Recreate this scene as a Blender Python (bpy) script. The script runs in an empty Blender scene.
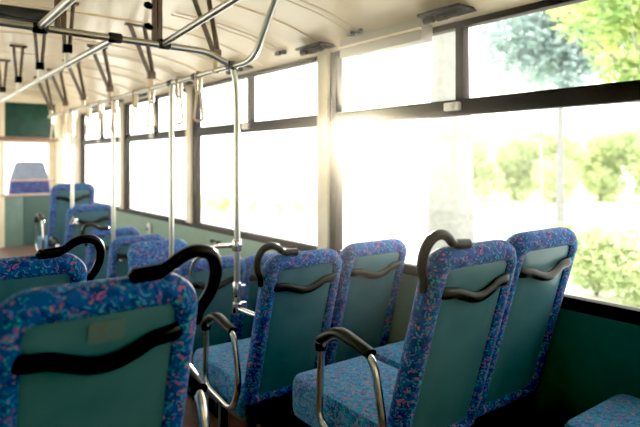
import bpy, bmesh, math, random
from mathutils import Vector, Matrix, noise
random.seed(7)
C = bpy.context.scene.collection
H = 1.75                      # camera height above the datum; the low floor is near z = 0
PI = math.pi

# ------------------------------------------------------------------ materials
def new_mat(name):
    m = bpy.data.materials.new(name); m.use_nodes = True
    nt = m.node_tree; b = nt.nodes['Principled BSDF']
    return m, nt, b
def plain(name, col, rough=.5, metal=0., spec=.5, var=.0, scale=8., bump=0., coat=0., var_col=None):
    m, nt, b = new_mat(name)
    b.inputs['Roughness'].default_value = rough; b.inputs['Metallic'].default_value = metal
    b.inputs['Specular IOR Level'].default_value = spec; b.inputs['Coat Weight'].default_value = coat
    tc = nt.nodes.new('ShaderNodeTexCoord'); n = nt.nodes.new('ShaderNodeTexNoise')
    n.inputs['Scale'].default_value = scale; n.inputs['Detail'].default_value = 5
    nt.links.new(tc.outputs['Object'], n.inputs['Vector'])
    mx = nt.nodes.new('ShaderNodeMix'); mx.data_type = 'RGBA'
    c2 = var_col or tuple(c*(1-var) for c in col)
    mx.inputs[6].default_value = (*col, 1); mx.inputs[7].default_value = (*c2, 1)
    mr = nt.nodes.new('ShaderNodeMapRange'); mr.inputs[1].default_value = .35; mr.inputs[2].default_value = .7
    nt.links.new(n.outputs['Fac'], mr.inputs[0]); nt.links.new(mr.outputs[0], mx.inputs[0])
    nt.links.new(mx.outputs[2], b.inputs['Base Color'])
    if bump:
        bp = nt.nodes.new('ShaderNodeBump'); bp.inputs['Strength'].default_value = bump; bp.inputs['Distance'].default_value = .004
        n2 = nt.nodes.new('ShaderNodeTexNoise'); n2.inputs['Scale'].default_value = scale*20
        nt.links.new(tc.outputs['Object'], n2.inputs['Vector'])
        nt.links.new(n2.outputs['Fac'], bp.inputs['Height']); nt.links.new(bp.outputs[0], b.inputs['Normal'])
    return m

def fabric(name, base, dark, cols, scale, fleck, sheen=.2):
    """blue moquette with scattered coloured flecks"""
    m, nt, b = new_mat(name)
    L = nt.links.new
    tc = nt.nodes.new('ShaderNodeTexCoord')
    mp = nt.nodes.new('ShaderNodeMapping'); mp.inputs['Rotation'].default_value = (.3, .5, .7); mp.inputs['Scale'].default_value = (1, .8, 1.7)
    nz = nt.nodes.new('ShaderNodeTexNoise'); nz.inputs['Scale'].default_value = 26; nz.inputs['Detail'].default_value = 2
    L(tc.outputs['Object'], nz.inputs['Vector'])
    ad = nt.nodes.new('ShaderNodeMix'); ad.data_type = 'RGBA'; ad.blend_type = 'LINEAR_LIGHT'; ad.inputs[0].default_value = .05
    L(tc.outputs['Object'], ad.inputs[6]); L(nz.outputs['Color'], ad.inputs[7])
    L(ad.outputs[2], mp.inputs['Vector'])
    prev = None
    def rgb(c): return (*c, 1)
    v0 = nt.nodes.new('ShaderNodeTexVoronoi'); v0.inputs['Scale'].default_value = scale*.8; L(mp.outputs[0], v0.inputs['Vector'])
    s0 = nt.nodes.new('ShaderNodeSeparateColor'); L(v0.outputs['Color'], s0.inputs[0])
    r0 = nt.nodes.new('ShaderNodeValToRGB'); r0.color_ramp.interpolation = 'CONSTANT'
    e = r0.color_ramp.elements; e[0].color = rgb(base); e[1].position = .62; e[1].color = rgb(dark)
    L(s0.outputs[0], r0.inputs[0]); prev = r0.outputs[0]
    for i, (sc_, off) in enumerate(((scale, 0.), (scale*1.45, 3.7))):
        mp2 = nt.nodes.new('ShaderNodeMapping'); mp2.inputs['Location'].default_value = (off, off, 0); L(mp.outputs[0], mp2.inputs[0])
        v = nt.nodes.new('ShaderNodeTexVoronoi'); v.inputs['Scale'].default_value = sc_; L(mp2.outputs[0], v.inputs['Vector'])
        s = nt.nodes.new('ShaderNodeSeparateColor'); L(v.outputs['Color'], s.inputs[0])
        r = nt.nodes.new('ShaderNodeValToRGB'); r.color_ramp.interpolation = 'CONSTANT'
        el = r.color_ramp.elements; el[0].color = rgb(cols[0]); el[1].position = 1./len(cols); el[1].color = rgb(cols[1])
        for k in range(2, len(cols)):
            x = el.new(k/len(cols)); x.color = rgb(cols[k])
        L(s.outputs[1], r.inputs[0])
        c1 = nt.nodes.new('ShaderNodeMath'); c1.operation = 'LESS_THAN'; c1.inputs[1].default_value = .46; L(v.outputs['Distance'], c1.inputs[0])
        c2 = nt.nodes.new('ShaderNodeMath'); c2.operation = 'LESS_THAN'; c2.inputs[1].default_value = fleck; L(s.outputs[2], c2.inputs[0])
        c3 = nt.nodes.new('ShaderNodeMath'); c3.operation = 'MULTIPLY'; L(c1.outputs[0], c3.inputs[0]); L(c2.outputs[0], c3.inputs[1])
        mx = nt.nodes.new('ShaderNodeMix'); mx.data_type = 'RGBA'
        L(c3.outputs[0], mx.inputs[0]); L(prev, mx.inputs[6]); L(r.outputs[0], mx.inputs[7]); prev = mx.outputs[2]
    L(prev, b.inputs['Base Color'])
    b.inputs['Specular IOR Level'].default_value = .12; b.inputs['Roughness'].default_value = .8; b.inputs['Sheen Weight'].default_value = sheen
    b.inputs['Sheen Tint'].default_value = (.7, .8, 1, 1)
    bp = nt.nodes.new('ShaderNodeBump'); bp.inputs['Strength'].default_value = .25; bp.inputs['Distance'].default_value = .002
    n3 = nt.nodes.new('ShaderNodeTexNoise'); n3.inputs['Scale'].default_value = 350; L(tc.outputs['Object'], n3.inputs['Vector'])
    L(n3.outputs['Fac'], bp.inputs['Height']); L(bp.outputs[0], b.inputs['Normal'])
    return m

M = {}
FL = [(.30,.10,.20), (.03,.25,.34), (.38,.17,.14), (.05,.20,.48), (.03,.27,.30), (.18,.09,.34), (.06,.22,.5)]
M['fabric'] = fabric('blue_flecked_fabric', (.014,.074,.26), (.011,.042,.17), FL, 50, .36, .08)
M['fabric_seat'] = fabric('cushion_fabric', (.022,.165,.29), (.014,.08,.19), FL, 62, .42, .2)
M['cover_low'] = fabric('driver_seat_fabric', (.05,.08,.34), (.03,.05,.22), FL, 30, .25)
M['cover'] = plain('pale_seat_cover', (.30,.36,.52), .8, var=.2, scale=14)
M['panel'] = plain('teal_shell', (.055,.148,.178), .36, spec=.3, var_col=(.042,.12,.148), scale=7)
M['black'] = plain('black_rubber', (.006,.0045,.005), .30, spec=.13, var=.2)
M['dark_frame'] = plain('dark_window_frame', (.020,.013,.016), .45, spec=.12, var=.3)
M['bracket'] = plain('dark_bracket_metal', (.03,.025,.03), .4, metal=.2, spec=.15, var=.4, scale=40)
M['chrome'] = plain('polished_steel', (.55,.53,.51), .15, metal=1., var=.1)
M['tube'] = plain('brushed_steel_tube', (.47,.46,.41), .28, metal=1., var=.12, scale=20)
M['brown'] = plain('brown_strap_leather', (.15,.095,.065), .45, var=.4, scale=25)
M['cream'] = plain('cream_paint', (.88,.78,.60), .5, spec=.4, var_col=(.75,.63,.44), scale=4)
M['ceiling'] = plain('cream_ceiling_laminate', (.87,.725,.535), .25, spec=.5, var_col=(.78,.62,.43), scale=2.2)
M['strap'] = plain('ivory_plastic', (.66,.53,.34), .4, var=.1)
M['wall'] = plain('pale_green_wall_panel', (.27,.385,.30), .45, var_col=(.23,.34,.26), scale=5)
M['partition'] = plain('green_partition', (.055,.12,.11), .5, var_col=(.045,.10,.09), scale=6)
M['partition_pale'] = plain('pale_green_partition', (.16,.25,.22), .5, var_col=(.12,.20,.18), scale=6)
M['wall_shade'] = plain('wall_shade_teal', (.05,.13,.135), .4, var=.2)  # shade of the near lower wall, put into the colour
M['residue'] = plain('sticker_residue', (.085,.12,.11), .6, var_col=(.055,.155,.175), scale=60)
M['ledge'] = plain('pinkish_ledge', (.62,.44,.40), .5, var=.15)
M['floor'] = plain('brown_vinyl_floor', (.17,.095,.075), .45, var_col=(.11,.06,.05), scale=12, bump=.1)
M['floor_warm'] = plain('warm_brown_platform', (.30,.15,.10), .5, var_col=(.2,.10,.07), scale=12)
M['seatbase'] = plain('dark_seat_base', (.035,.035,.04), .5, var=.2)
M['white'] = plain('white_plastic', (.85,.85,.82), .4, var=.05)
M['grey'] = plain('grey_cassette', (.36,.33,.29), .5, var=.06)
M['cord'] = plain('tan_cord', (.62,.52,.38), .6, var=.1)
M['catch'] = plain('silver_catch', (.7,.66,.58), .35, metal=.5, var=.1)
# dark green head panel with faint pale blotches
M['green_panel'] = plain('dark_green_tinted_panel', (.003,.040,.030), .2, spec=.25, var_col=(.008,.07,.052), scale=9)
# exterior
M['grass'] = plain('grass', (.34,.46,.12), .9, var_col=(.22,.36,.08), scale=3)
M['paving'] = plain('pale_paving', (.75,.74,.70), .8, var=.06, scale=2)
M['bark'] = plain('pale_bark', (.25,.25,.24), .9, var=.25, scale=12)
def leafm(name, col, c2):
    m, nt, b = new_mat(name); L = nt.links.new
    tc = nt.nodes.new('ShaderNodeTexCoord'); n = nt.nodes.new('ShaderNodeTexNoise'); n.inputs['Scale'].default_value = 1.6
    L(tc.outputs['Object'], n.inputs['Vector'])
    r = nt.nodes.new('ShaderNodeValToRGB'); r.color_ramp.elements[0].position = .38; r.color_ramp.elements[0].color = (*col, 1)
    r.color_ramp.elements[1].position = .62; r.color_ramp.elements[1].color = (*c2, 1); L(n.outputs['Fac'], r.inputs[0])
    d = nt.nodes.new('ShaderNodeBsdfDiffuse'); t = nt.nodes.new('ShaderNodeBsdfTranslucent'); mx = nt.nodes.new('ShaderNodeMixShader')
    L(r.outputs[0], d.inputs[0]); L(r.outputs[0], t.inputs[0]); L(d.outputs[0], mx.inputs[1]); L(t.outputs[0], mx.inputs[2])
    L(mx.outputs[0], nt.nodes['Material Output'].inputs['Surface']); return m
M['leaf'] = leafm('yellow_green_leaves', (.36,.52,.22), (.66,.70,.34))
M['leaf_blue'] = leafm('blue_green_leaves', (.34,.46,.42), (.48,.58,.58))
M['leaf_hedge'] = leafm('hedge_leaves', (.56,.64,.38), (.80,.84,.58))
# window glass: thin, mostly clear
def glass_mat():
    m, nt, b = new_mat('window_glass'); L = nt.links.new
    tr = nt.nodes.new('ShaderNodeBsdfTransparent'); tr.inputs[0].default_value = (.97,.985,.975,1)
    gl = nt.nodes.new('ShaderNodeBsdfGlossy'); gl.inputs['Roughness'].default_value = .05
    lw = nt.nodes.new('ShaderNodeLayerWeight'); lw.inputs[0].default_value = .5
    pw = nt.nodes.new('ShaderNodeMath'); pw.operation = 'POWER'; pw.inputs[1].default_value = 6; L(lw.outputs['Facing'], pw.inputs[0])
    ml = nt.nodes.new('ShaderNodeMath'); ml.operation = 'MULTIPLY_ADD'; ml.inputs[1].default_value = .25; ml.inputs[2].default_value = .02; L(pw.outputs[0], ml.inputs[0])
    mx = nt.nodes.new('ShaderNodeMixShader'); L(ml.outputs[0], mx.inputs[0]); L(tr.outputs[0], mx.inputs[1]); L(gl.outputs[0], mx.inputs[2])
    L(mx.outputs[0], nt.nodes['Material Output'].inputs['Surface']); return m
M['glass'] = glass_mat()

# ------------------------------------------------------------------ mesh helpers
def link(o, parent=None):
    C.objects.link(o)
    if parent: o.parent = parent
    return o
def build(name, bm, mat, parent=None, smooth=True, loc=None):
    bmesh.ops.recalc_face_normals(bm, faces=bm.faces)
    me = bpy.data.meshes.new(name); bm.to_mesh(me); bm.free()
    me.materials.append(M[mat])
    if smooth:
        me.polygons.foreach_set('use_smooth', [True]*len(me.polygons))
        me.set_sharp_from_angle(angle=math.radians(40))
    o = bpy.data.objects.new(name, me)
    if loc: o.location = loc
    return link(o, parent)
def empty(name, loc, rz=0):
    o = bpy.data.objects.new(name, None); o.empty_display_size = .1
    o.location = loc; o.rotation_euler = (0, 0, rz); return link(o)
def tag(o, label=None, cat=None, group=None, kind=None):
    for k, v in (('label', label), ('category', cat), ('group', group), ('kind', kind)):
        if v: o[k] = v
    return o
def B(): return bmesh.new()
def box(bm, x0, x1, y0, y1, z0, z1, bev=0.):
    r = bmesh.ops.create_cube(bm, size=1, matrix=Matrix.Translation(((x0+x1)/2, (y0+y1)/2, (z0+z1)/2)) @ Matrix.Diagonal((x1-x0, y1-y0, z1-z0, 1)))
    if bev:
        es = list({e for v in r['verts'] for e in v.link_edges})
        bmesh.ops.bevel(bm, geom=es, offset=bev, segments=2, affect='EDGES', profile=.6)
    return bm
def catmull(pts, n=6, closed=False):
    P = [Vector(p) for p in pts]; out = []; k = len(P)
    rng = range(k if closed else k-1)
    for i in rng:
        if closed: a, b, c, d = P[(i-1) % k], P[i], P[(i+1) % k], P[(i+2) % k]
        else: a, b, c, d = P[max(i-1, 0)], P[i], P[i+1], P[min(i+2, k-1)]
        for j in range(n):
            t = j/n
            out.append(.5*((2*b)+(-a+c)*t+(2*a-5*b+4*c-d)*t*t+(-a+3*b-3*c+d)*t**3))
    if not closed: out.append(P[-1])
    return out
def fillet(pts, r, n=6, closed=False):
    """polyline with rounded corners"""
    P = [Vector(p) for p in pts]; k = len(P); out = []
    for i in range(k):
        if not closed and i in (0, k-1): out.append(P[i]); continue
        a, b, c = P[(i-1) % k], P[i], P[(i+1) % k]
        d1 = (a-b); d2 = (c-b); rr = min(r, d1.length*.45, d2.length*.45)
        p, q = b+d1.normalized()*rr, b+d2.normalized()*rr
        for j in range(n+1):
            t = j/n; out.append(p*(1-t)**2 + b*2*t*(1-t) + q*t*t)
    return out
def tube(bm, pts, r, seg=12, closed=False, flat=1., up=None):
    """r: float or list of radii; flat squashes the section along the binormal"""
    P = [Vector(p) for p in pts]; k = len(P)
    R = r if isinstance(r, (list, tuple)) else [r]*k
    rings = []; nrm = None
    for i in range(k):
        if closed: t = P[(i+1) % k]-P[(i-1) % k]
        else: t = P[min(i+1, k-1)]-P[max(i-1, 0)]
        t.normalize()
        if up is not None: n_ = (Vector(up)-t*t.dot(Vector(up))).normalized()
        elif nrm is None:
            h = Vector((0, 0, 1)) if abs(t.z) < .9 else Vector((1, 0, 0))
            n_ = (h-t*t.dot(h)).normalized()
        else: n_ = (nrm-t*t.dot(nrm)).normalized()
        nrm = n_; b_ = t.cross(n_)
        rings.append([bm.verts.new(P[i]+n_*math.cos(a)*R[i]+b_*math.sin(a)*R[i]*flat) for a in [2*PI*j/seg for j in range(seg)]])
    for i in range(k if closed else k-1):
        A, D = rings[i], rings[(i+1) % k]
        for j in range(seg): bm.faces.new((A[j], A[(j+1) % seg], D[(j+1) % seg], D[j]))
    if not closed: bm.faces.new(rings[0]); bm.faces.new(rings[-1])
    return bm
def cyl(bm, p, q, r, seg=16): return tube(bm, [p, q], r, seg)
def rrect(hw, h0, h1, rt, rb, ins, n=7, taper=0.):
    """rounded outline (u, w); rt/rb top/bottom corner radii; ins inset"""
    out = []
    for (cx, cz, r, a0) in ((1, 1, rt, 0), (-1, 1, rt, 90), (-1, -1, rb, 180), (1, -1, rb, 270)):
        r = max(r-ins, .008)
        w = hw-ins-(taper if cz > 0 else 0)
        x = cx*(w-r); z = (h1-ins-r) if cz > 0 else (h0+ins+r)
        for j in range(n+1):
            a = math.radians(a0+90*j/n); out.append((x+r*math.cos(a), z+r*math.sin(a)))
    return out
def loft(bm, rings):
    vr = [[bm.verts.new(p) for p in r] for r in rings]
    for A, D in zip(vr, vr[1:]):
        n = len(A)
        for j in range(n): bm.faces.new((A[j], A[(j+1) % n], D[(j+1) % n], D[j]))
    bm.faces.new(vr[0]); bm.faces.new(vr[-1]); return bm

# ------------------------------------------------------------------ seat
TILT = math.radians(16); SH = 1.11; HW = .234; BB = .33
def bk(u, w, d):
    """backrest coordinates -> local: u across, w height along the back measured from the top (negative down), d forward"""
    return Vector((u, -w*math.sin(TILT)+d*math.cos(TILT), SH+w*math.cos(TILT)+d*math.sin(TILT)))
BL = -.80
def backrest_bm():
    bm = B()
    prof = [(.13,.078), (.06,.074), (.02,.060), (.004,.036), (0,.012), (.006,-.010), (.022,-.024), (.048,-.027), (.064,-.017), (.068,-.004)]
    return loft(bm, [[bk(u, w, d) for u, w in rrect(HW, BL, 0, .095, .05, i)] for i, d in prof])
def panel_bm():
    prof = [(.060,-.004), (.063,-.010), (.072,-.013), (.12,-.016)]
    return loft(B(), [[bk(u, w, d) for u, w in rrect(HW, BL-.05, -.004, .085, .06, i)] for i, d in prof])
def grip_bm():
    bm = B()
    pts = [(-.182,-.146,-.014), (-.160,-.146,-.026), (-.118,-.148,-.030), (-.075,-.160,-.036), (-.03,-.172,-.042), (.02,-.172,-.042), (.07,-.159,-.036), (.108,-.143,-.030), (.158,-.138,-.026), (.180,-.138,-.014)]
    pc = catmull([tuple(bk(*p)) for p in pts], 5)
    k = len(pc); R = [.0195+.003*abs(2*i/(k-1)-1)**3 for i in range(k)]
    return tube(bm, pc, R, 14, flat=.6, up=(0, 0, 1))
def handle_bm(side, s=1.):
    """curved grab handle over the aisle-side top corner; side=+1 right corner"""
    pts = [(.140,.006), (.112,.011), (.086,.021), (.056,.043), (.018,.054), (-.020,.042), (-.040,.006), (-.041,-.036), (-.030,-.074), (-.012,-.108), (-.004,-.146)]
    q = catmull([tuple(bk(side*(HW-i*s), w*s, .012)) for i, w in pts], 5)
    k = len(q); R = [.0125+.0048*math.sin(PI*i/(k-1))**.5 for i in range(k)]
    bm = tube(B(), q, R, 12)
    # moulded foot on the top edge
    tube(bm, [bk(side*(HW-.180*s), .002, .012), bk(side*(HW-.172*s), .007, .012), bk(side*(HW-.11*s), .010, .012), bk(side*(HW-.09*s), .018, .012)], [.010,.019,.020,.014], 10)
    return bm
def cushion_bm():
    bm = B()
    y0, y1, z0, z1 = .245, .85, .275, .455
    n = 6
    prof = [(.10,0.0), (.022,.002), (.006,.012), (0,.04), (0,.130), (.004,.155), (.016,.174), (.045,.183), (.14,.186)]
    rings = []
    for i, z in prof:
        ring = []
        for (sx, sy, r) in ((1, 1, .055), (-1, 1, .055), (-1, -1, .03), (1, -1, .03)):
            rr = max(r-i, .012)
            a0 = {(1,1):0, (-1,1):90, (-1,-1):180, (1,-1):270}[(sx, sy)]
            cx = sx*(HW-.002-i-rr); cy = (y1-i-rr) if sy > 0 else (y0+i+rr)
            for j in range(n+1):
                a = math.radians(a0+90*j/n)
                y = cy+rr*math.sin(a)
                ring.append((cx+rr*math.cos(a), y, z0+z+(.018*((y-y0)/(y1-y0))-.008)))
        rings.append(ring)
    return loft(bm, rings)
def arm_path(side):
    x = side*(HW+.035)
    return fillet([(x,.20,.46), (x,.255,.712), (x,.45,.755), (x,.555,.70), (x,.575,.36), (x,.27,.315)], .07, 6, closed=True)
def arm_bm(side): return tube(B(), arm_path(side), .0150, 12, closed=True)
def armpad_bm(side):
    x = side*(HW+.035)
    p = fillet([(x,.268,.716), (x,.45,.757), (x,.556,.70), (x,.560,.655)], .05, 7)
    k = len(p); R = [.021]*k; R[0] = R[-1] = .018
    return tube(B(), p, R, 14, flat=1.45, up=(0,-.5,1))
def base_bm():
    bm = B()
    box(bm, -HW+.03, HW-.03, .22, .72, .235, .28, .012); box(bm, -HW+.03, HW-.03, .225, .26, .24, .42, .01)
    # brackets up to the backrest
    for s in (-1, 1): box(bm, s*(HW-.045)-.018, s*(HW-.045)+.018, .215, .27, .25, .43, .008)
    return bm
def leg_bm(s):
    bm = B()
    box(bm, s*.15-.02, s*.15+.02, .27, .31, 0.012, .24, .006); box(bm, s*.15-.02, s*.15+.02, .58, .62, 0.012, .24, .006)
    box(bm, s*.15-.03, s*.15+.03, .22, .67, 0.0, .016, .004)
    return bm
cache = {}
def part(name, key, fn, mat, parent):
    if key in cache:
        o = cache[key].copy(); C.objects.link(o); o.parent = parent; o.name = name; return o
    o = build(name, fn(), mat, parent); cache[key] = o; return o
def make_seat(x, y, top, label, group, handle=0, arm=0, rz=0., s=1., depth=1.):
    t = empty('bus_seat', (x, y, H+top-SH), rz)
    tag(t, label, 'bus seat', group)
    part('backrest', 'back', backrest_bm, 'fabric', t)
    part('back_panel', 'panel', panel_bm, 'panel', t)
    part('grip_bar', 'grip', grip_bm, 'black', t)
    part('seat_cushion', 'cush', cushion_bm, 'fabric_seat', t)
    part('seat_frame', 'base', base_bm, 'seatbase', t)
    for k in (-1, 1): part('leg', 'leg%d' % k, lambda: leg_bm(k), 'seatbase', t)
    if arm:
        a = part('armrest', 'arm%d' % arm, lambda: arm_bm(arm), 'chrome', t); a['label'] = 'chrome tube armrest'
        part('armrest_pad', 'pad%d' % arm, lambda: armpad_bm(arm), 'black', a)
    if handle:
        part('corner_handle', 'hnd%d%.1f' % (handle, s), lambda: handle_bm(handle, s), 'black', t)
    if depth < 1:
        for q in t.children:
            if q.name.split('.')[0] in ('seat_cushion', 'seat_frame', 'leg'): q.scale.y = depth; q.location.y = .21*(1-depth)
    return t

G1 = 'flecked blue bus seats'
make_seat(.385, 1.29, -.277, 'blue flecked seat with black corner handle, closest to the viewer at bottom left', G1, handle=1, arm=1)
make_seat(.362, 2.20, -.345, 'blue flecked seat directly ahead of the big bottom left seat, only its top showing', G1, handle=1, arm=1)
make_seat(1.626, 1.21, -.292, 'aisle seat with arching brown-black handle and chrome armrest, beside the window seat at right', G1, handle=-1, arm=-1)
make_seat(2.095, 1.23, -.282, 'window seat furthest right, beside the aisle seat with the arching handle', G1)
make_seat(2.10, .22, -.270, 'seat at the bottom right corner with only its blue cushion showing', G1)
make_seat(1.622, 2.22, -.450, 'aisle seat in the second row of the window side, black handle and chrome loop armrest', G1, handle=-1, arm=-1)
make_seat(2.095, 2.22, -.438, 'window seat of the second row, pale in glare beside the cream post', G1)
make_seat(1.62, 3.20, -.615, 'aisle seat behind the steel pole and the large black handle, lower than the second row', G1, arm=-1, depth=.38)
make_seat(2.10, 3.27, -.640, 'low window seat partly hidden by the second row aisle seat', G1)
make_seat(1.60, 4.05, -.600, 'blue seat facing the rear with its flecked fabric front towards the viewer', G1, depth=.38)
make_seat(1.62, 4.53, -.615, 'low single seat just ahead of the rear-facing seat, grey green back panel', G1, depth=.8)
make_seat(1.62, 5.17, -.615, 'low seat with a small black handle, in front of the round white wall button', G1, handle=-1, arm=-1, depth=.8)
make_seat(1.62, 5.90, -.445, 'seat on the lower step near the front, dark blue back edge beside the pole', G1, arm=-1, depth=.75)
make_seat(1.62, 6.60, -.255, 'highest and furthest forward passenger seat, green back with blue edge', G1, arm=-1)
o = [q for q in C.objects if q.name == 'bus_seat'][0]
for q in o.children:
    if q.name.startswith('armrest'): q.location = (.035, -.10, .03)
def patch_bm():
    return loft(B(), [[bk(.005+u, w, d) for u, w in rrect(.042, -.135, -.080, .012, .012, i, 3)] for i, d in ((0, -.0150), (0, -.0172), (.006, -.0176))])
pt = build('sticker_residue', patch_bm(), 'residue', o); pt['label'] = 'brownish worn sticker residue'
# turn the rear-facing seat round
for o in list(C.objects):
    if o.get('label', '').startswith('blue seat facing the rear'):
        o.rotation_euler.z = PI; o.location.y = 4.12

# ------------------------------------------------------------------ bus shell
XR, XL, XM = 2.33, -.43, .95
YB, YF = -.70, 10.62
def zc(x):
    a = abs(x-XM); P = [(0,.935), (.4,.930), (.7,.908), (1.0,.855), (1.2,.795), (1.32,.748), (1.38,.716), (1.5,.64)]
    for (a0, z0), (a1, z1) in zip(P, P[1:]):
        if a <= a1: return z0+(z1-z0)*(a-a0)/(a1-a0)
    return .7
cz_pts = catmull([(a, 0, z) for a, z in [(-1.38,.716), (-1.32,.750), (-1.2,.796), (-1.0,.855), (-.7,.908), (-.4,.930), (0,.935), (.4,.930), (.7,.908), (1.0,.855), (1.2,.796), (1.32,.750), (1.38,.716)]], 4)
bm = B()
prof = [(XM+p.x, H+p.z) for p in cz_pts]
outer = [(XM+(x-XM)*1.03, z+.06) for x, z in prof]
n = len(prof)
ys = [YB + (YF-YB)*i/24 for i in range(25)]
grid = [[bm.verts.new((x, y, z)) for x, z in prof] for y in ys]
grid2 = [[bm.verts.new((x, y, z)) for x, z in outer] for y in ys]
for g, flip in ((grid, 0), (grid2, 1)):
    for i in range(24):
        for j in range(n-1): bm.faces.new((g[i][j], g[i][j+1], g[i+1][j+1], g[i+1][j]))
for i in range(24):
    for j in (0, n-1): bm.faces.new((grid[i][j], grid[i+1][j], grid2[i+1][j], grid2[i][j]))
tag(build('ceiling', bm, 'ceiling'), kind='structure')

# floor in steps
bm = B()
for y0, y1, z in ((YB, 1.93, -1.405), (1.93, 2.95, -1.565), (2.95, 5.62, -1.727), (5.62, 6.35, -1.557), (6.35, 7.25, -1.367), (7.25, YF, -1.22)):
    box(bm, XL-.03, XR+.03, y0, y1, -.12, H+z)
tag(build('floor', bm, 'floor', smooth=False), kind='structure')
# low plinths so every seat stands on its own level
POSTS = [-.72, .80, 2.94, 5.075, 7.08, 9.10]
MULL = [-.1, 1.90, 3.95, 6.00, 7.95]
def side(name, X, s, first):
    """one long side of the bus; s=+1 the inner face looks towards -x"""
    bm = B()
    def bx(b, d0, d1, y0, y1, z0, z1, bev=0.):
        xs = sorted((X+s*d0, X+s*d1)); return box(b, xs[0], xs[1], y0, y1, H+z0, H+z1, bev)
    bx(bm, .015, .06, YB, YF, -1.85, -.645)
    if s < 0: bx(bm, .0, .06, YB, 2.85, -.66, .73)  # unseen left bays closed to block window light from the seat backs
    tag(build('wall_'+name, bm, 'wall', smooth=False), kind='structure')
    k = first
    def trim(mat, *boxes, bev=0.):
        nonlocal k
        b = B()
        for a in boxes: bx(b, *a, bev)
        o = tag(build('trim_%d' % k, b, mat), kind='structure'); k += 1; return o
    trim('dark_frame', (.0, .05, YB, 9.68, -.645, -.588), bev=.006)          # sill bar
    trim('dark_frame', (-.006, .05, YB, 9.68, .236, .318), bev=.004)             # divider rail
    trim('dark_frame', (-.006, .05, YB, 9.68, .687, .722), bev=.004)             # header bar
    if s > 0: trim('wall_shade', (.008, .02, YB, 1.90, -1.40, -.645))  # added darker strip, paints the seats' shade onto the near lower wall
    trim('cream', (-.002, .06, YB, YF, .722, .80))                               # strip over the windows
    for y in POSTS:
        trim('cream', (-.035, .05, y-.01, y+.10, -.60, .735), bev=.008)
        trim('dark_frame', (-.010, .05, y-.075, y-.008, -.60, .70), bev=.004)
    trim('cream', (-.035, .06, 9.16, 9.70, -.66, .78), bev=.01)
    trim('cream', (-.035, .06, 10.28, YF, -.66, .78), bev=.01)
    trim('cream', (-.01, .06, 9.70, 10.28, .45, .78), bev=.005)
    for (y0, y1) in zip(POSTS, POSTS[1:]):
        if s < 0 and y1 < 3: continue
        ym = (y0+y1)/2
        w = empty('window_%d' % side.n, (X+s*.02, ym, H-.6)); w['kind'] = 'structure'; side.n += 1
        def wpart(nm, mat, *boxes, bev=0.):
            b = B()
            for (d0, d1, a0, a1, z0, z1) in boxes:
                xs = sorted((s*(d0-.02), s*(d1-.02))); box(b, xs[0], xs[1], a0-ym, a1-ym, z0+.6, z1+.6, bev)
            return build(nm, b, mat, w, smooth=bev > 0)
        wpart('mullion', 'dark_frame', (-.004, .045, ym-.028, ym+.022, .31, .70), bev=.004)
        wpart('pane', 'glass', (.020, .024, y0+.05, y1-.05, -.60, .25))
        wpart('upper_pane', 'glass', (.012, .016, y0+.05, ym, .31, .70))
        wpart('upper_pane', 'glass', (.028, .032, ym, y1-.05, .31, .70))
    w = B(); xs = sorted((X+s*.020, X+s*.024)); box(w, xs[0], xs[1], 9.70, 10.28, H-.66, H+.45)
    tag(build('window_%d' % side.n, w, 'glass', smooth=False), kind='structure'); side.n += 1
    return k
side.n = 1
k = side('right', XR, 1, 1)
k = side('left', XL, -1, k)

# catches on the divider rail at each mullion
for i, y in enumerate((1.87, 4.0, 6.08, 8.09)):
    bm = B()
    box(bm, -.026, 0, -.05, .05, -.022, .022, .008); box(bm, -.040, -.024, -.020, .020, -.014, .014, .006)
    cyl(bm, (-.044, 0, 0), (-.03, 0, 0), .010)
    tag(build('window_catch', bm, 'catch', loc=(XR-.004, y+.03, H+.282)),
        ['silver sliding catch under the mullion nearest the viewer, at upper right', 'silver sliding catch beside the second steel pole', 'small sliding catch on the third window bay from the viewer', 'tiny sliding catch on the furthest full window bay'][i], 'window catch', 'sliding window catches')

# dark clamp brackets at post and mullion heads
where = {1.87:'over the mullion at upper right, beside the pale blind cassette', 2.96:'on top of the bright cream post', 4.0:'beside the bent steel rail end', 5.10:'on top of the second cream post', 6.08:'over the third mullion along the windows', 7.10:'above the third post, among the strap handles', 8.09:'over the furthest mullion'}
for y, w_ in where.items():
    t = empty('roof_bracket', (XR-.01, y, H+.725))
    tag(t, 'dark clamp bracket '+w_, 'bracket', 'dark clamp brackets along the window header')
    bm = B(); box(bm, -.17, 0, -.14, .13, .012, .030, .006)
    build('plate', bm, 'bracket', t)
    for j, (dx, dy) in enumerate(((-.13, -.08), (-.12, .0), (-.13, .08))):
        bm = B(); cyl(bm, (dx, dy-.028, -.004), (dx, dy+.028, -.004), .019); cyl(bm, (dx, dy, -.02), (dx, dy, .014), .012)
        build('clamp', bm, 'bracket', t)

# pale blind cassette above the window
t = empty('blind_cassette', (XR-.03, 2.38, H+.70))
tag(t, 'long pale grey blind cassette fixed above the window, right of the bright cream post', 'blind')
bm = B(); box(bm, -.075, .02, -.345, .335, -.062, .060, .012); build('housing', bm, 'grey', t)
bm = B(); box(bm, -.088, -.07, -.345, .335, -.006, .006, .003); build('lip', bm, 'cream', t)

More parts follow.
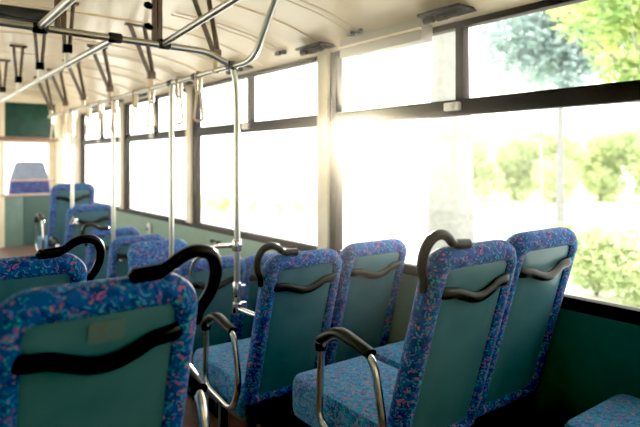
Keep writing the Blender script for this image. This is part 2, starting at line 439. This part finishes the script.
# paired cords with clips over the cove
for i, y in enumerate((2.53, 3.33, 4.13, 4.93, 5.73)):
    t = empty('bell_cord', (XR-.05, y, H+.78))
    tag(t, ['pair of thin tan cords curving up the ceiling above the blind cassette', 'pair of thin tan cords between bright cream post and bent rail end', 'pair of thin ceiling cords above the bent rail end', 'pair of ceiling cords above the second cream post', 'furthest pair of ceiling cords above the strap handles'][i], 'cord', 'paired ceiling cords')
    for dy in (-.035, .035):
        pts = [(x, dy, zc(x)-.012) for x in (2.20, 2.10, 1.95, 1.80, 1.65, 1.5, 1.40)]
        bm = tube(B(), catmull([(x-(XR-.05), d, z-.78) for x, d, z in pts], 4), .004, 6); build('cord', bm, 'cord', t)
        bm = B(); xq = 2.19-(XR-.05); box(bm, xq-.012, xq+.02, dy-.02, dy+.02, zc(2.19)-.78-.030, zc(2.19)-.78-.002, .004); build('clip', bm, 'bracket', t)

# ceiling ribs
for i, y in enumerate((-.1, 1.15, 2.93, 3.75, 4.6, 5.45, 6.3, 7.15, 8.0, 8.85, 9.7)):
    bm = B(); pts = [(x, y, H+z-.004) for x, z in [(p[0], p[1]-H) for p in prof][3:-3]]
    tube(bm, pts, .007, 6, flat=3.2, up=(0, 0, 1))
    tag(build('trim_%d' % (k+i), bm, 'ceiling'), kind='structure')
k += 11

# rear wall and front
bm = B(); box(bm, XL-.1, XR+.1, YB-.06, YB, 0, H+1.05); tag(build('wall_rear', bm, 'cream', smooth=False), kind='structure')  # unseen rear wall set close behind the camera to cut window light
bm = B(); box(bm, XL-.06, XR+.06, YF, YF+.06, 0, H-.70); tag(build('wall_front', bm, 'wall', smooth=False), kind='structure')
bm = B(); box(bm, XL-.06, XR+.06, YF, YF+.05, H+.30, H+1.05)
tag(build('wall_front_header', bm, 'cream', smooth=False), kind='structure')
bm = B(); box(bm, XL, XR, YF, YF+.005, H-.70, H+.30); tag(build('window_%d' % side.n, bm, 'glass', smooth=False), kind='structure'); side.n += 1
bm = B(); box(bm, 1.20, 1.98, 8.95, 9.03, H+.285, H+.345, .01)
tag(build('trim_%d' % k, bm, 'floor_warm'), kind='structure'); k += 1
bm = B(); box(bm, 1.285, 1.94, 8.985, 9.015, H+.345, H+.835, .006)
tag(build('header_panel', bm, 'green_panel'), 'dark green glossy panel above the driver seat at the far front', 'panel')
for x0, x1 in ((2.17, 2.32), (XL+.01, XL+.1)):
    bm = B(); box(bm, x0, x1, YF-.08, YF+.03, H-.72, H+.72, .012); tag(build('trim_%d' % k, bm, 'cream'), kind='structure'); k += 1

# driver partition, rail and seat
t = empty('driver_partition', (1.6, 9.0, H-1.22))
tag(t, 'two-tone green partition wall standing behind the driver seat', 'partition')
bm = B(); box(bm, -.37, -.085, -.02, .02, 0.005, .72, .006); o = build('panel', bm, 'partition_pale', t); o['label'] = 'paler left panel of partition'
bm = B(); box(bm, -.08, .48, -.015, .025, 0.005, .72, .006); build('panel', bm, 'partition', t)
bm = B(); box(bm, -.385, .49, -.05, .05, .72, .75, .008); build('ledge', bm, 'ledge', t)
bm = B(); box(bm, -.385, -.32, -.03, .03, 0.005, 2.09, .01); build('post', bm, 'cream', t)
bm = B(); box(bm, .345, .40, -.02, .02, .75, 2.05, .01); build('post', bm, 'cream', t)
bm = B(); cyl(bm, (-.34, 0, .94), (.34, 0, .94), .014); o = build('guard_rail', bm, 'ledge', t)
t = empty('driver_seat', (1.69, 9.50, H-1.22))
tag(t, 'driver seat back with pale blue cover rising above the green partition', 'seat')
def trap(z0, z1, w0, w1, d, name, mat):
    bm = B(); rings = []
    for f, dd in ((.86, d*.5), (1., d*.25), (1., -d*.25), (.86, -d*.5)):
        ring = []
        N = 8
        for (sx, top) in ((1, 1), (-1, 1), (-1, 0), (1, 0)):
            w = (w1 if top else w0)*(1-(1-f)*.3); r = .07 if top and name == 'seat_cover' else .02
            zz = (z1 if top else z0)+((-(1-f)*.15) if top else 0)
            a0 = {(1,1):0, (-1,1):90, (-1,0):180, (1,0):270}[(sx, top)]
            cx = sx*(w-r); cz = zz-r if top else zz+r
            for j in range(N+1):
                a = math.radians(a0+90*j/N); ring.append((cx+r*math.cos(a), dd, cz+r*math.sin(a)))
        rings.append(ring)
    return build(name, loft(bm, rings), mat, t)
trap(.93, 1.21, .265, .210, .15, 'seat_cover', 'cover')
trap(.50, .935, .31, .265, .17, 'backrest', 'cover_low')
bm = B(); box(bm, -.26, .26, .05, .52, .36, .50, .04); build('seat_cushion', bm, 'cover_low', t)
bm = B(); box(bm, -.16, .16, .10, .42, 0.005, .37, .03); build('pedestal', bm, 'seatbase', t)

# ------------------------------------------------------------------ rails and poles
def clampb(bm, p, r=.024, ax='y', l=.03):
    p = Vector(p); d = {'x': Vector((l, 0, 0)), 'y': Vector((0, l, 0)), 'z': Vector((0, 0, l))}[ax]
    return tube(bm, [p-d, p-d*.8, p+d*.8, p+d], [r*.8, r, r, r*.8], 14)
RX, RZ = 1.435, .500
# long window-side rail, its rear end bent up to the ceiling
t = empty('ceiling_rail', (RX, 2.64, H+RZ)); tag(t, 'long steel ceiling rail carrying the strap handles, rear end bent up to the ceiling', 'rail')
pts = fillet([(.02, -.50, zc(RX+.02)-RZ-.004), (0, -.22, .0), (0, 4.30, 0)], .10, 8)
build('tube', tube(B(), pts, .0155, 14), 'tube', t)
for yy in (0, .45, .82, 2.0, 3.3):
    build('joint', clampb(B(), (0, yy, 0), .022), 'bracket', t)
# cross pipe
t = empty('cross_rail', (.9, 2.64, H+.568)); tag(t, 'steel cross pipe running over the aisle and bending down to the strap rail', 'rail')
pts = fillet([(-1.20, 0, .012), (.385, 0, -.008), (RX-.9, 0, RZ-.568)], .05, 8)
build('tube', tube(B(), pts, .0165, 14), 'tube', t)
for xx in (-.39, -.075, .16): build('joint', clampb(B(), (xx, 0, 0), .024, 'x'), 'bracket', t)
build('joint', clampb(B(), (RX-.9-.01, 0, RZ-.568+.004), .024, 'x', .025), 'bracket', t)
# aisle rail going forward
t = empty('ceiling_rail', (.825, 2.64, H+.565)); tag(t, 'pale steel rail running forward from the cross pipe towards the dark green panel', 'rail')
build('tube', tube(B(), [(0, .0, 0), (0, 6.3, 0)], .0165, 14), 'tube', t)
t = empty('ceiling_rail', (1.054, 2.64, H+.568)); tag(t, 'slanting steel rail rising to the top edge from the bend of the cross pipe', 'rail')
pts = [(0, 0, 0), (.01, -.76, .065), (.01, -1.3, .12), (.0, -3.1, .17)]
build('tube', tube(B(), catmull(pts, 4), .0155, 14), 'tube', t)
t = empty('ceiling_rail', (.51, 2.64, H+.575)); tag(t, 'steel rail leaving the cross pipe towards the viewer, at top left corner', 'rail')
build('tube', tube(B(), [(0, 0, 0), (0, -4.0, .0)], .0165, 14), 'tube', t)

# hanging supports of the cross pipe
for x, lb in ((.59, 'brown upright hanger holding the cross pipe at top left'), (1.025, 'brown upright hanger with black knobs holding the cross pipe near its bend')):
    t = empty('pipe_hanger', (x, 2.64, H+.57)); tag(t, lb, 'hanger', 'brown upright pipe hangers')
    hgt = zc(x)-.57
    for dx in (-.013, .013):
        bm = B(); box(bm, dx-.011, dx+.011, -.012, .012, -.012, hgt+.004, .003); build('strip', bm, 'brown', t)
    bm = B(); box(bm, -.06, .06, -.03, .03, hgt-.016, hgt+.002, .004); build('plate', bm, 'brown', t)
    if x > 1:
        for z in (.165, .065):
            bm = B(); tube(bm, [(-.028, -.01, z), (-.05, -.01, z+.008), (-.066, -.01, z+.010)], [.012, .018, .010], 10); build('knob', bm, 'black', t)

# V-shaped hangers
def v_hanger(x, y, zb, lean, lb, grp, ivory):
    wv = .05 if ivory else .034; tw = .026 if ivory else .019
    t = empty('strap_hanger', (x, y, H+zb)); tag(t, lb, 'hanger', grp)
    top = zc(x-lean)-zb-.004; vb = .10
    for s in (-1, 1):
        bm = B()
        a = Vector((s*.013, 0, vb)); b = Vector((-lean+s*wv, 0, top))
        tube(bm, [a, a.lerp(b, .5), b], tw*.75, 4, flat=.8, up=(0, 1, 0)); build('strap', bm, 'brown', t)
    bm = B(); box(bm, -lean-wv-.028, -lean+wv+.028, -.02, .02, top-.012, top+.004, .003); build('plate', bm, 'brown', t)
    bm = B(); box(bm, -.026, .026, -.02, .02, vb-.035, vb+.018, .006); build('buckle', bm, 'black' if not ivory else 'brown', t)
    bm = B(); tube(bm, [(0, 0, vb-.02), (.0, 0, .02), (0, 0, -.018)], [.020, .018, .022], 10); build('stem', bm, 'strap' if ivory else 'catch', t)
ws = ['topmost, seen above the cross pipe bend', 'left of the bend, hanging behind the cross pipe', 'third from the bend', 'fourth from the bend', 'fifth from the bend, nearly at the green panel', 'last, small beside the green panel']
for i, y in enumerate((2.83, 3.80, 4.72, 5.52, 6.2, 6.85)):
    v_hanger(RX, y, RZ, .10, 'brown V-shaped hanger on the window-side rail, '+ws[i], 'V-shaped hangers on the window-side rail', True)
ws = ['nearest, black buckle against the pale rail', 'second, narrow with black buckle', 'third, further left', 'fourth, cut by the left edge', 'fifth, dim at the left edge']
for i, y in enumerate((3.52, 4.28, 5.10, 5.9, 6.7)):
    v_hanger(.825, y, .565, .0, 'brown V-shaped hanger on the aisle rail, '+ws[i], 'V-shaped hangers on the aisle rail', False)
# strap handles on the window-side rail
wl = ['between the two steel poles', 'just right of the thin second pole', 'left of the second pole', 'second left of the second pole', 'above the pole over the middle seats', 'left of the third pole', 'second left of the third pole', 'over the furthest passenger seats', 'in front of the dark green panel', 'last in the row near the windscreen post']
for i, y in enumerate((3.05, 3.33, 3.80, 4.12, 4.60, 4.98, 5.35, 5.85, 6.25, 6.75)):
    t = empty('hanging_strap', (RX, y, H+RZ)); tag(t, 'ivory hanging strap handle '+wl[i], 'strap handle', 'ivory strap handles')
    bm = B(); tube(bm, fillet([(0, -.016, .018), (0, .016, .018), (0, .013, -.10), (0, -.013, -.10)], .012, 4, closed=True), .0075, 8, closed=True, flat=2.0, up=(0,1,0)) ; build('belt', bm, 'strap', t)
    loop = fillet([(0, -.012, -.095), (0, .012, -.095), (0, .030, -.265), (0, -.030, -.265)], .028, 6, closed=True)
    o = build('loop', tube(B(), loop, .0075, 8, closed=True), 'strap', t)
    t.rotation_euler.z = random.uniform(.5, 1.3)

# vertical poles
def pole(y, zbot, lb, r=.0165, off=0., z1=RZ, reach=.12):
    t = empty('grab_pole', (RX+off, y, H+zbot)); tag(t, lb, 'pole', 'vertical steel grab poles')
    hgt = z1-zbot
    pts = fillet([(-off-.0, .0, hgt), (-off*.2, -.0, hgt-.09), (0, 0, hgt-.20), (0, 0, 0)], .08, 6)
    build('tube', tube(B(), pts, r, 14), 'tube', t)
    bm = clampb(B(), (0, 0, .02), .026, 'z', .03); box(bm, -.02, .05, -.02, .02, -.01, .05, .006); tube(bm, [(0, 0, .02), (.012, -reach*.5, .015), (.03, -reach, .01)], .013, 10); build('foot_clamp', bm, 'chrome', t)
    return t
def cushside(y): return 0
p1 = pole(2.64, -.80, 'nearest steel pole, standing beyond the second row aisle seat', off=.028, reach=.23)
bm = B(); clampb(bm, (0, 0, -.447+.80), .025, 'z'); build('joint', bm, 'chrome', p1)
bm = B(); clampb(bm, (0, 0, .12), .024, 'z', .04); box(bm, .0, .05, -.015, .015, .09, .14, .006); build('joint', bm, 'chrome', p1)
pole(3.44, -.74, 'second steel pole from the viewer, over the dark blue rear-facing seat', off=-.004)
pole(4.63, -.80, 'third steel pole, ending in a clamp by the small black seat handle')
pole(5.92, -.62, 'furthest pale steel pole, in front of the furthest seats')
# joined to the seats
# guard rail from the nearest pole
t = empty('guard_rail', (RX+.028, 2.64, H-.447)); tag(t, 'short bent steel guard rail joined to the nearest pole above the low seats', 'rail')
pts = fillet([(0, 0, 0), (0, .26, -.035), (-.03, .50, -.16), (-.11, .56, -1.275)], .08, 8)
build('tube', tube(B(), pts, .0135, 12), 'chrome', t)
bm = B(); clampb(bm, (0, .03, 0), .02, 'y', .02); build('joint', bm, 'chrome', t)

# wall button & knobs
t = empty('stop_button', (XR, 6.20, H-.755)); tag(t, 'small white stop button on the green wall under the window', 'button')
bm = B(); box(bm, -.03, 0, -.035, .035, -.055, .055, .01); build('housing', bm, 'white', t)
bm = B(); cyl(bm, (-.04, 0, -.01), (-.028, 0, -.01), .02); build('push_button', bm, 'seatbase', t)
t = empty('wall_hook', (XR, 4.55, H-.72)); tag(t, 'pair of tiny black knobs on the green wall above the short guard rail', 'hook')
for d in (-.06, .06):
    bm = tube(B(), [(0, d, 0), (-.02, d, 0), (-.03, d, 0), (-.045, d, 0)], [.01, .01, .02, .016], 10); build('knob', bm, 'black', t)
# folded curtain ties lying on the sill (pale scraps seen on the bar)
for i, (y, lb) in enumerate(((4.15, 'pale flat clip lying on the dark window sill between the two nearest poles'), (6.75, 'pale flat clip on the dark window sill near the third pole'))):
    bm = B(); box(bm, -.045, -.018, -.10, .09, .002, .012, .004); box(bm, -.05, -.02, -.04, .05, .008, .02, .004)
    tag(build('sill_clip', bm, 'white', loc=(XR+.02, y, H-.585)), lb, 'clip', 'pale clips on the window sill')
# dark vent box on the ceiling
t = empty('ceiling_vent', (.62, 3.93, H+zc(.62))); tag(t, 'dark rectangular vent box on the ceiling at top left', 'vent')
bm = B(); box(bm, -.20, .20, -.14, .14, -.06, .0, .01); build('housing', bm, 'seatbase', t)
bm = B()
for i in range(5): box(bm, -.17, .17, -.11+i*.05, -.09+i*.05, -.068, -.058)
build('grille', bm, 'bracket', t)

# ------------------------------------------------------------------ outside
GZ = H-2.15
bm = B(); r = bmesh.ops.create_grid(bm, x_segments=1, y_segments=1, size=60, matrix=Matrix.Translation((0, 0, GZ)))
tag(build('ground', bm, 'paving', smooth=False), kind='structure')
# lawn strips
def polar(px, d):
    tt = (px-320)/563.; cx = tt*d
    return Vector((cx*.794+d*.607, -cx*.607+d*.794, 0))
def leaves(bm, c, rad, nleaf, size, flat=1.):
    c = Vector(c)
    for _ in range(nleaf):
        v = Vector((random.gauss(0, 1), random.gauss(0, 1), random.gauss(0, 1))); v.normalize(); v *= random.random()**.4
        p = c+Vector((v.x*rad, v.y*rad, v.z*rad*flat))
        a = Vector((random.gauss(0, 1), random.gauss(0, 1), random.gauss(0, 1))).normalized(); b = a.orthogonal().normalized()
        s_ = size*random.uniform(.6, 1.3)
        q = [bm.verts.new(p+a*s_), bm.verts.new(p+b*s_*.5), bm.verts.new(p-a*s_), bm.verts.new(p-b*s_*.5)]
        bm.faces.new(q)
def tree(px, d, trunk_r, trunk_top, blobs, mat, label, nleaf=1500, size=.12, name='tree', group=None, bend=0):
    base = polar(px, d); t = empty(name, (base.x, base.y, GZ)); tag(t, label, name, group)
    if trunk_r:
        pts = catmull([(0, 0, -.02), (bend*.3, 0, trunk_top*.3), (bend, 0, trunk_top*.65), (bend*1.2, 0, trunk_top)], 5)
        kk = len(pts); R = [trunk_r*(1.35-.65*min(1, i/kk*1.2)) for i in range(kk)]
        bm = tube(B(), pts, R, 14)
        for q in range(5):
            a = random.uniform(0, 6.28); s0 = pts[int(kk*.7)]
            e = s0+Vector((math.cos(a)*1.3, math.sin(a)*1.3, 1.2))
            tube(bm, [s0, s0.lerp(e, .5)+Vector((0, 0, .1)), e], [trunk_r*.4, trunk_r*.25, trunk_r*.08], 8)
        build('trunk', bm, 'bark', t)
    bm = B()
    for (dx, dy, z, r_) in blobs: leaves(bm, (dx, dy, z), r_, int(nleaf*r_*r_), size, .8)
    build('crown', bm, mat, t, smooth=False)
    return t
tree(450, 7.6, .27, 6.5, [(0, 0, 6.6, 1.6), (1.2, -.5, 6.2, 1.1), (-1, .6, 6.4, 1.2)], 'leaf', 'thick pale trunk standing close outside the second window bay', 500, .12, bend=.0)
tree(655, 10.5, .14, 4.4, [(0, 0, 4.3, 1.2), (-.6, .5, 5.2, 1.2), (.6, -.6, 5.0, 1.5), (-.2, .3, 3.7, .6)], 'leaf', 'sunlit yellow green tree crown at the top right corner of the window', 1500, .09)
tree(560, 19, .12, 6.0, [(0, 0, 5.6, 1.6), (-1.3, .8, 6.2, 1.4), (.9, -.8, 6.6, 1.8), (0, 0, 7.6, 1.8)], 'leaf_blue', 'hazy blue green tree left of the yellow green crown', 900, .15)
tree(541, 24, .07, 5.5, [(0, 0, 6.0, .9)], 'leaf', 'thin dark stem of a slender tree behind the right window', 500, .12)
for i, (px, d, r_) in enumerate(((562, 10.2, .42), (596, 9.0, .52), (640, 8.4, .60), (690, 7.8, .62))):
    b = polar(px, d); t = empty('bush', (b.x, b.y, GZ)); tag(t, ['small green bush outside, left end of the row by the right window', 'round green bush outside, second of the row by the right window', 'leafy bush outside at the right edge of the window', 'bush beyond the right edge of the window'][i], 'bush', 'green bushes outside the right window')
    bm = B(); leaves(bm, (0, 0, .60), r_*1.08, 3000, .055, .95); build('foliage', bm, 'leaf_hedge', t, smooth=False)
    bm = B()
    for q in range(5):
        a = q*1.26; tube(bm, [(0, 0, -.01), (math.cos(a)*.15, math.sin(a)*.15, .35), (math.cos(a)*.3, math.sin(a)*.3, .7)], [.02, .015, .008], 6)
    build('stem', bm, 'bark', t)
# far hazy green belt across the road
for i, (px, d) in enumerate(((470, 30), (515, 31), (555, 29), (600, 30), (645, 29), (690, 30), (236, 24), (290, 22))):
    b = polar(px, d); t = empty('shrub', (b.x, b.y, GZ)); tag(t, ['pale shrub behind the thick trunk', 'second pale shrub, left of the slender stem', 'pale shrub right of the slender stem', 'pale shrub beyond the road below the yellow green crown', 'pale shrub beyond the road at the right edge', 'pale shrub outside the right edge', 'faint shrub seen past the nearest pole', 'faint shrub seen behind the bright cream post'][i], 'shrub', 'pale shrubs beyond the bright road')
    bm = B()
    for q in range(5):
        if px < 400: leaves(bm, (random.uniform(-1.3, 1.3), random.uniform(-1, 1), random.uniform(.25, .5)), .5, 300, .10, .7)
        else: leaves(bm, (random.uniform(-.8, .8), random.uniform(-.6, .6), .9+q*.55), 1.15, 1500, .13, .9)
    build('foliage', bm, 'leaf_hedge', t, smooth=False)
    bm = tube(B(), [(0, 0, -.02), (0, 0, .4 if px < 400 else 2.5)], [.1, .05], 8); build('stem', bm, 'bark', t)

# ------------------------------------------------------------------ haze, light, camera
W = bpy.data.worlds.new('sky'); bpy.context.scene.world = W; W.use_nodes = True
nt = W.node_tree; bg = nt.nodes['Background']
bg.inputs[0].default_value = (1., .975, .93, 1); bg.inputs[1].default_value = 5.4

hz = bpy.data.materials.new('cabin_haze'); hz.use_nodes = True
for nd in list(hz.node_tree.nodes):
    if nd.type == 'BSDF_PRINCIPLED': hz.node_tree.nodes.remove(nd)
vs = hz.node_tree.nodes.new('ShaderNodeVolumeScatter'); vs.inputs['Density'].default_value = .006; vs.inputs['Anisotropy'].default_value = .94
vs.inputs['Color'].default_value = (1, .92, .78, 1)
hz.node_tree.links.new(vs.outputs[0], hz.node_tree.nodes['Material Output'].inputs['Volume'])
USE_HAZE = True
if USE_HAZE:
    M['haze'] = hz
    bm = B(); box(bm, XL+.005, XR-.003, YB+.02, YF-.12, .02, H+1.0)
    tag(build('haze', bm, 'haze', smooth=False), 'thin sunlit haze filling the bus', 'haze', kind='stuff')

sun = bpy.data.lights.new('sun', 'SUN'); sun.energy = 9.0; sun.angle = math.radians(1.5); sun.color = (1, .90, .74)
so = link(bpy.data.objects.new('sun', sun))
az = polar(358, 1.).normalized(); el = math.radians(3.5)
d = Vector((az.x*math.cos(el), az.y*math.cos(el), math.sin(el)))
so.rotation_euler = d.to_track_quat('Z', 'Y').to_euler(); so.location = d*20

cam = bpy.data.cameras.new('camera'); co = link(bpy.data.objects.new('camera', cam))
cam.sensor_width = 36; cam.lens = 563/640*36; cam.shift_y = -52.5/640
th = math.atan2(430, 563)
co.location = (0, 0, H); co.rotation_euler = (PI/2, 0, -th)
cam.clip_start = .02; cam.clip_end = 300
cam.dof.use_dof = True; cam.dof.focus_distance = 2.15; cam.dof.aperture_fstop = 1.9
sc = bpy.context.scene; sc.camera = co
sc.view_settings.view_transform = 'Standard'; sc.view_settings.look = 'None'
sc.view_settings.exposure = 0.0; sc.view_settings.gamma = 1.0
vs_ = sc.view_settings; vs_.use_curve_mapping = True
vs_.curve_mapping.black_level = (.017, .014, .012); vs_.curve_mapping.update()
sc.cycles.use_denoising = True
sc.cycles.max_bounces = 10; sc.cycles.diffuse_bounces = 6; sc.cycles.transparent_max_bounces = 12
sc.cycles.sample_clamp_indirect = 8
